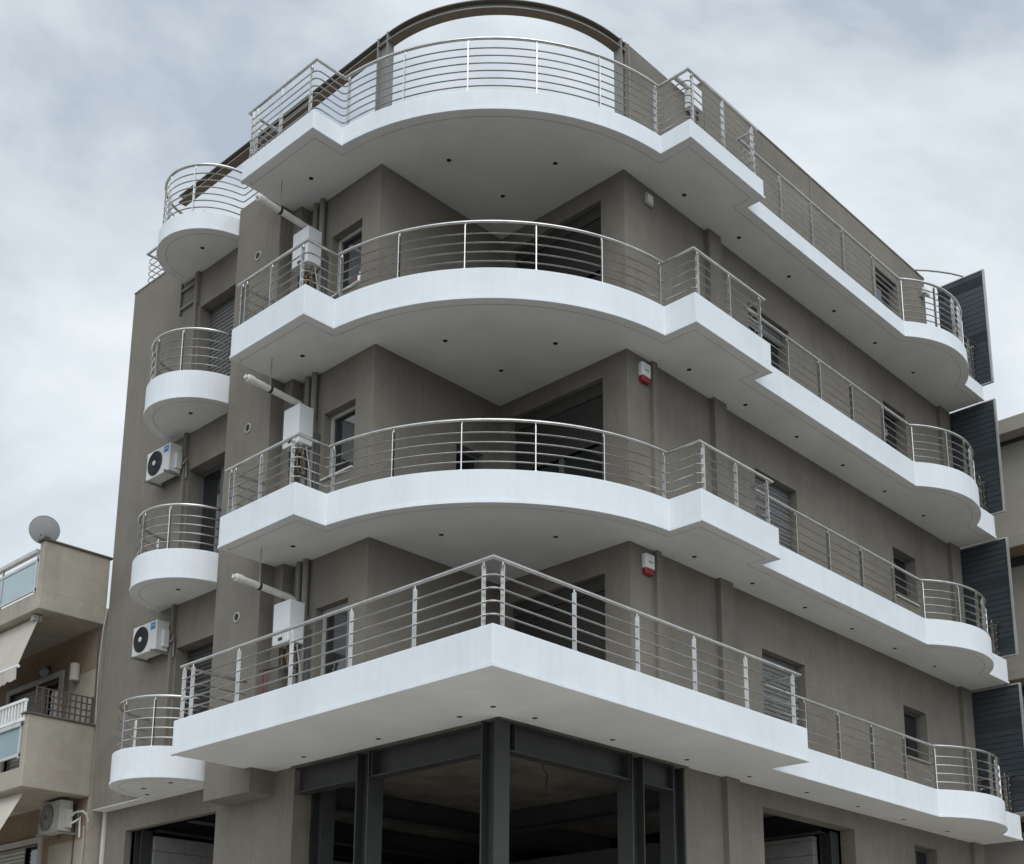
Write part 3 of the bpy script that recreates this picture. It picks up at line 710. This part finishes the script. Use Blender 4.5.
t = thing('air_conditioner', 'old grey air conditioner hanging under the cream balcony of the neighbouring house', 'air conditioner', (1.4, 11.9, 5.4))
bpy.data.objects.remove(t)
air_conditioner('old grey outdoor air conditioner under the cream balcony of the neighbouring house', 1.03, 11.48, 12.22, 5.42, 5.96, 'acg', None, True)
t = thing('cable_loop', 'pale insulated pipe looping from the old air conditioner down the cream wall', 'pipe', (1.37, 11.3, 4.9))
MB().tube([(1.2, 11.43, 5.66), (1.24, 11.33, 5.74), (1.3, 11.2, 5.75), (1.33, 11.1, 5.68), (1.34, 11.07, 5.55), (1.37, 11.1, 5.45)], .02, 8).build('sleeve', 'acg', t, smooth=True)
MB().tube([(1.365, 11.24, 5.5), (1.36, 11.21, 5.2), (1.37, 11.25, 4.6), (1.37, 11.25, 2.5)], .013, 8).build('hose', 'acg', t, smooth=True)

def awning(label, xt, zt_, xb, zb, y0, y1, val):
    t = thing('awning', label, 'awning', (xt, y0, zt_), 'canvas awnings')
    mb = MB(); n = 40
    ya = [y0+(y1-y0)*i/n for i in range(n+1)]
    d = Vector((xb-xt, 0, zb-zt_)).normalized(); nm = Vector((-d.z, 0, d.x))*.003
    def sheet(p, q):
        g = []
        for y in ya:
            row = []
            for s_ in range(7):
                u = s_/6; sag = -.03*math.sin(math.pi*u); row.append((p[0]+(q[0]-p[0])*u+sag*.5, y, p[1]+(q[1]-p[1])*u+sag))
            g.append(row)
        return g
    for off in (-1, 1):
        g = sheet((xt, zt_), (xb, zb)); vs = [[mb.bm.verts.new((a+off*nm.x, b, c+off*nm.z)) for a, b, c in r] for r in g]
        for i in range(n):
            for j in range(6): mb.bm.faces.new((vs[i][j], vs[i+1][j], vs[i+1][j+1], vs[i][j+1]))
    mb.build('canvas', 'canvas', t, smooth=True)
    MB().tube([(xb, y0-.03, zb), (xb, y1, zb)], .03, 10).build('front_bar', 'plast', t, smooth=True)
    mb = MB(); nn = 120
    prev = None
    for i in range(nn+1):
        y = y0+(y1-y0)*i/nn; dz = val*(.86+.14*abs(math.sin(math.pi*y/.25)))
        cur = [mb.bm.verts.new((xb-.02+.01*math.sin(y*9), y, zb-.02)), mb.bm.verts.new((xb-.015+.02*math.sin(y*9), y, zb-.02-dz)), mb.bm.verts.new((xb-.009+.02*math.sin(y*9), y, zb-.02-dz)), mb.bm.verts.new((xb-.014+.01*math.sin(y*9), y, zb-.02))]
        if prev:
            for j in range(4): mb.bm.faces.new((prev[j], cur[j], cur[(j+1)%4], prev[(j+1)%4]))
        prev = cur
    mb.build('valance', 'canvas', t)
    return t
awning('cream canvas awning with scalloped valance lowered over the middle balcony of the cream house', .34, 9.10, .03, 8.12, 11.47, 15.5, .24)
awning('lower cream canvas awning sloping under the middle balcony of the cream house', .36, 5.98, -.12, 5.02, 11.47, 15.5, .2)

t = thing('trellis', 'brown wooden square trellis panel standing on the cream balcony wall', 'trellis', (.8, 11.3, 7.3))
mb = MB()
for i in range(11): x = .33+1.03*i/10; mb.box((x-.012, 11.29, 7.302), (x+.012, 11.31, 7.80))
for i in range(5): z = 7.32+.47*i/4; mb.box((.318, 11.312, z-.011), (1.372, 11.326, z+.011))
mb.build('lattice', 'trellis', t)
MB().box((1.33, 11.27, 7.302), (1.372, 11.288, 7.81)).build('post', 'trellis', t)

t = thing('satellite_dish', 'grey satellite dish on the terrace corner of the cream house', 'satellite dish', (.3, 11.55, 10.42))
dv = Vector((.45, .85, .16)).normalized(); c = Vector((.34, 11.62, 10.74))
prof = [(.25*math.sqrt(u/8), .022*u/8) for u in range(1, 9)]+[(.255, .024), (.25, .016)]+[(.245*math.sqrt(u/8), .022*u/8-.006) for u in range(7, 0, -1)]
MB().lathe(c, -dv, [(r, .027-t_) for r, t_ in prof], 40).build('dish', 'dish', t, smooth=True)
MB().lathe(c, -dv, [(.248, -.004), (.262, -.004), (.262, .012), (.252, .014), (.250, .008)], 40).build('rim', 'zinc', t, smooth=True)
MB().tube([c-dv*.05+Vector((0, 0, -.10)), c-dv*.17+Vector((0, 0, -.14)), (c.x-dv.x*.17, c.y-dv.y*.17, 10.42)], .022, 8).box((c.x-.11, c.y-.12, 10.58), (c.x+.07, c.y-.06, 10.63)).build('mast', 'zinc', t)
MB().tube([c+Vector((0, 0, -.26)), c+dv*.26+Vector((0, 0, -.20))], .012, 6).build('arm', 'black', t)
MB().lathe(c+dv*.26+Vector((0, 0, -.20)), dv, [(.03, -.05), (.03, .03), (.022, .05)], 12).build('receiver', 'black', t)

t = thing('wall_lamp', 'cream half-round wall sconce beside the balcony door of the cream house', 'lamp', (1.4, 11.95, 8.3))
MB().lathe((1.31, 11.95, 8.22), (0, 0, 1), [(.07, 0), (.09, .01), (.09, .32), (.07, .33)], 20).build('shade', 'canvas', t, smooth=True)
MB().box((1.31, 11.92, 8.34), (1.399, 11.98, 8.42)).build('bracket', 'zinc', t)
t = thing('wall_lamp', 'small dark globe lamp above the balcony door of the cream house', 'lamp', (1.4, 13.1, 8.62))
MB().lathe((1.30, 13.1, 8.62), (0, 0, 1), [(.02, -.10), (.07, -.07), (.10, 0), (.07, .07), (.02, .10)], 18).build('globe', 'dish', t, smooth=True)
MB().box((1.33, 13.07, 8.68), (1.399, 13.13, 8.74)).build('bracket', 'black', t)

# ------------------------------------------------------------------ neighbour on the right
Rn = thing('apartment_building', 'plain beige apartment house behind the dark louvred screens at right', 'building', (18, 1.5, 0))
MB().box((18.0, -3.0, 3.6), (28, 6.0, 15.37)).build('wall', 'beige', Rn)
MB().box((18.0, -3.0, 0), (28, 6.0, 3.6)).build('ground_floor', 'brown', Rn)
MB().box((17.55, -3.6, 15.45), (28.4, 6.4, 15.80)).build('roof_slab', 'beige', Rn, bevel=.01)
MB().box((17.95, -3.0, 15.37), (28, 6.0, 15.45)).build('dark_band', 'dark_in', Rn)  # dark band in place of the recess below the roof slab
for z in (12.62, 9.62, 6.62, 3.7):
    bl = MB().box((17.35, -3.6, z), (18.0, 5.0, z+.28)).build('balcony', 'beige', Rn, bevel=.01)
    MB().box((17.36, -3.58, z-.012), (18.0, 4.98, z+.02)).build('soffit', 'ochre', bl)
    MB().box((17.96, -3.4, z-.22), (18.0, 4.8, z-.02)).build('dark_strip', 'dark_in', bl)  # raised dark strip standing for a recess under the slab

# ------------------------------------------------------------------ small things left on the balconies
zf = Z[1]+H[1]+.007
t = thing('kick_scooter', 'red kick scooter with black handlebar parked on the lowest balcony under the boiler', 'scooter', (1.2, 5.85, zf))
MB().tube([(1.2, 5.98, zf+.08), (1.2, 6.0, zf+.93)], .022, 10).build('stem', 'dull_red', t, smooth=True)
MB().tube([(1.2, 6.05, zf+.93), (1.22, 5.60, zf+.90)], .018, 8).build('handlebar', 'black', t, smooth=True)
MB().box((1.14, 5.42, zf+.06), (1.26, 5.96, zf+.085)).build('deck', 'dull_red', t, bevel=.01)
for y in (5.36, 6.01): MB().lathe((1.185, y, zf+.06), (1, 0, 0), [(.05, 0), (.06, .004), (.06, .026), (.05, .03)], 20).build('wheel', 'black', t, smooth=True)
t = thing('bottle', 'white plastic bottle on top of a slim stool beside the red scooter', 'bottle', (1.2, 5.62, zf))
bpy.data.objects.remove(t)
t = thing('bottle', 'white bottle at the sill of the window below the topmost soffit', 'bottle', (1.71, 4.70, Z[3]+1.25))
MB().lathe((1.71, 4.70, Z[3]+1.248), (0, 0, 1), [(.04, 0), (.045, .01), (.045, .13), (.018, .17), (.018, .20)], 16).build('body', 'plast', t, smooth=True)
MB().lathe((1.71, 4.70, Z[3]+1.449), (0, 0, 1), [(.02, 0), (.02, .025)], 12).build('cap', 'red', t)
t = thing('bottle', 'dark red bottle beside the white bottle on the window sill', 'bottle', (1.72, 4.83, Z[3]+1.25))
MB().lathe((1.72, 4.83, Z[3]+1.248), (0, 0, 1), [(.035, 0), (.04, .01), (.04, .10), (.015, .15), (.015, .18)], 16).build('body', 'dull_red', t, smooth=True)
MB().lathe((1.72, 4.83, Z[3]+1.429), (0, 0, 1), [(.018, 0), (.018, .02)], 12).build('cap', 'black', t)
